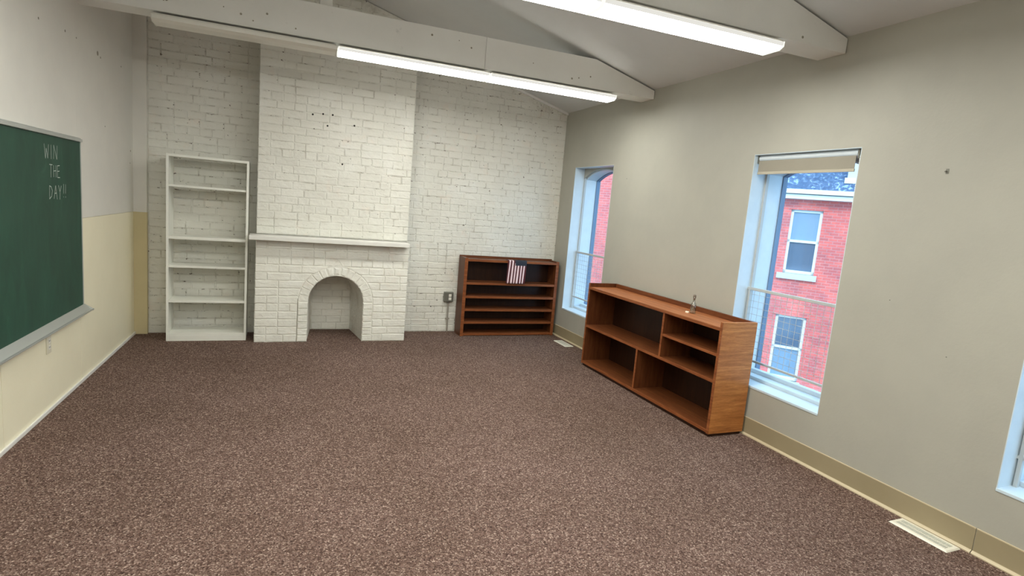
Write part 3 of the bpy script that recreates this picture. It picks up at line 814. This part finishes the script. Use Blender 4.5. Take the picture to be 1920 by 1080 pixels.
# outlet under the chalkboard
def outlet_plate(parent, mt, mt2, c, face):
    for dz in (0.020, -0.020):
        obj('socket', MB().box(c[0]+face, c[0]+face+0.003, c[1]-0.015, c[1]+0.015, c[2]+dz-0.013, c[2]+dz+0.013), mt, parent, 0.001)
        obj('slot', MB().box(c[0]+face+0.003, c[0]+face+0.0036, c[1]-0.008, c[1]-0.005, c[2]+dz-0.004, c[2]+dz+0.007)
            .box(c[0]+face+0.003, c[0]+face+0.0036, c[1]+0.005, c[1]+0.008, c[2]+dz-0.004, c[2]+dz+0.007), mt2, parent)
t = thing('wall_outlet', 'ivory electrical outlet plate low on the left wall under the chalkboard', 'outlet', LM, LA)
obj('cover_plate', box(0.0, 0.005, 4.225-0.036, 4.225+0.036, 0.372, 0.488), M['ivory'], t, 0.002)
outlet_plate(t, M['plastic'], M['dark'], (0, 4.225, 0.430), 0.005)

# grey metal outlet box with conduit on the brick wall
t = thing('outlet_box', 'grey metal outlet box with conduit on the brick wall left of bookcase', 'outlet', (1.890, YB-0.005, 0.421), math.radians(-90))
# local: x = out of the wall, y = along the wall
obj('box', box(0.0, 0.045, -0.055, 0.055, -0.058, 0.058), M['steel'], t, 0.006)
obj('cover', box(0.045, 0.048, -0.052, 0.052, -0.054, 0.054), M['steel'], t, 0.003)
for dz in (0.020, -0.020):
    obj('socket', box(0.048, 0.053, -0.005, 0.028, dz-0.016, dz+0.016), M['plastic'], t, 0.004)
obj('conduit', MB().tube((0.022, 0.0, -0.058), (0.020, 0.008, -0.417), 0.009, 10), M['conduit'], t)
obj('connector', MB().tube((0.022, 0.0, -0.076), (0.022, 0.0, -0.056), 0.014, 10), M['steel'], t)
obj('strap', box(0.006, 0.031, -0.018, 0.026, -0.27, -0.255), M['conduit'], t)

# floor registers
def register(x0, y0, label, rz=0):
    W_, L_ = 0.113, 0.292
    t = thing('floor_vent', label, 'vent', (x0, y0, 0), rz, 'floor registers along the right wall')
    mb = MB(); ya2, xa2 = 0.022, 0.022
    # sloping rim
    o = [(0, 0, 0.001), (W_, 0, 0.001), (W_, L_, 0.001), (0, L_, 0.001)]
    i_ = [(xa2, ya2, 0.009), (W_-xa2, ya2, 0.009), (W_-xa2, L_-ya2, 0.009), (xa2, L_-ya2, 0.009)]
    m_ = [(0.006, 0.006, 0.008), (W_-0.006, 0.006, 0.008), (W_-0.006, L_-0.006, 0.008), (0.006, L_-0.006, 0.008)]
    b_ = [(p[0], p[1], 0.002) for p in i_]
    mb.add(o+m_+i_+b_, [(k, (k+1) % 4, 4+(k+1) % 4, 4+k) for k in range(4)]+[(4+k, 4+(k+1) % 4, 8+(k+1) % 4, 8+k) for k in range(4)]+[(8+k, 8+(k+1) % 4, 12+(k+1) % 4, 12+k) for k in range(4)])
    obj('frame', mb, M['vent'], t)
    obj('duct', box(xa2, W_-xa2, ya2, L_-ya2, 0.0005, 0.002), M['dark'], t)
    k = 0; y = ya2+0.006
    me = None
    while y < L_-ya2-0.004:
        if me is None:
            s = obj('slat', MB().box(xa2, W_-xa2, 0, 0.0052, 0.003, 0.0075), M['ventslat'], t); me = s.data
        else:
            s = bpy.data.objects.new('slat', me); COL.objects.link(s); s.parent = t
        s.location = (0, y, 0); y += 0.0088
    obj('centre_bar', box(W_/2-0.002, W_/2+0.002, ya2, L_-ya2, 0.0045, 0.0088), M['vent'], t)
register(3.100, 1.515, 'cream metal floor register by the wall at bottom right', 0)
register(3.070, 5.518, 'cream metal floor register beside the arched far window', 0)

# ================================================================== OUTSIDE
# facade frame: local x runs along the facade (screen right), local y away from us
D = 18.0; n2 = Vector((0.782, 0.623, 0)); ang = math.atan2(-0.782, 0.623)   # local x axis = (0.623,-0.782)
FO = n2*D
def fworld(o): o.location = (FO.x, FO.y, 0); o.rotation_euler = (0, 0, ang)
fb = thing('brick_building', 'red brick building with slate roof across the street', 'building', (FO.x, FO.y, -5.5), ang)
ZG = 5.5
# windows on the facade: (x0, x1, z0, z1)
FW = [(-0.92, -0.12, 0.36, 2.17, 0), (-0.92, -0.12, -2.75, -0.86, 1)]
for dx in (3.0, 6.0): FW += [(-0.92+dx, -0.12+dx, 0.36, 2.17, 0), (-0.92+dx, -0.12+dx, -2.75, -0.86, 1)]
xs = sorted({v for w_ in FW for v in w_[:2]})
mb = MB(); XA, XB = -3.4, 10.0
prev = XA
for k in range(0, len(xs), 2):
    mb.box(prev, xs[k], 0, 6, 0, ZG+2.55); prev = xs[k+1]
    mb.box(xs[k], xs[k+1], 0, 6, 0, ZG-2.75); mb.box(xs[k], xs[k+1], 0, 6, ZG-0.86, ZG+0.36); mb.box(xs[k], xs[k+1], 0, 6, ZG+2.17, ZG+2.55)
mb.box(prev, XB, 0, 6, 0, ZG+2.55)
obj('wall', mb, M['facade'], fb)
for (x0, x1, z0, z1, kind) in FW:
    z0 += ZG; z1 += ZG; zm = (z0+z1)/2+(0.02 if kind == 0 else 0.0)
    mb = MB()
    for a in ((x0, x0+0.07, z0, z1), (x1-0.07, x1, z0, z1), (x0, x1, z1-0.07, z1), (x0, x1, z0, z0+0.09), (x0, x1, zm-0.035, zm+0.035)):
        mb.box(a[0], a[1], 0.06, 0.13, a[2], a[3])
    wf = obj('window_frame', mb, M['gutter'], fb)
    obj('upper_pane', box(x0+0.07, x1-0.07, 0.10, 0.11, zm+0.035, z1-0.07), M['farblind'] if kind == 0 else M['farpane'], wf)
    obj('lower_pane', box(x0+0.07, x1-0.07, 0.11, 0.12, z0+0.09, zm-0.035), M['farpane'] if kind == 0 else M['farblind'], wf)
    obj('window_sill', box(x0-0.14, x1+0.08, -0.10, 0.10, z0-0.16, z0), M['stone'], fb)
    obj('lintel', box(x0-0.10, x1+0.10, -0.02, 0.08, z1, z1+0.14), M['facade'], fb)
    obj('curtain_dark', box(x0, x1, 0.4, 0.45, z0, z1), M['sash'], fb)
obj('cornice', MB().box(XA-0.1, XB+0.1, -0.30, 0.1, ZG+2.46, ZG+2.58).box(XA-0.1, XB+0.1, -0.38, -0.05, ZG+2.60, ZG+2.72), M['gutter'], fb)
mb = MB().prism([(-0.35, ZG+2.72), (3.0, ZG+5.9), (6.4, ZG+2.72)], 'x', XA-0.1, XB+0.1)
obj('roof', mb, M['slate'], fb)
dm = obj('dormer', box(0.32, 2.6, -0.10, 2.4, ZG+2.98, ZG+4.6), M['stone'], fb)
obj('dormer_trim', MB().box(0.26, 2.66, -0.14, -0.09, ZG+2.95, ZG+3.10).box(0.26, 2.66, -0.16, 2.5, ZG+4.5, ZG+4.65), M['gutter'], dm)
hb = thing('brick_building', 'taller plain pink-red brick building seen through the arched window', 'building', (FO.x, FO.y, -5.5), ang)
obj('wall', box(-12.0, -3.62, -0.25, 6, 0, ZG+6.0), M['facade'], hb)
obj('coping', box(-12.1, -3.62, -0.33, 6.05, ZG+6.0, ZG+6.15), M['stone'], hb)
st = obj('street', box(-6, 45, -30, 45, -5.7, -5.5), M['street'])
tag(st, 'grey street surface below the windows', 'street', kind='structure')
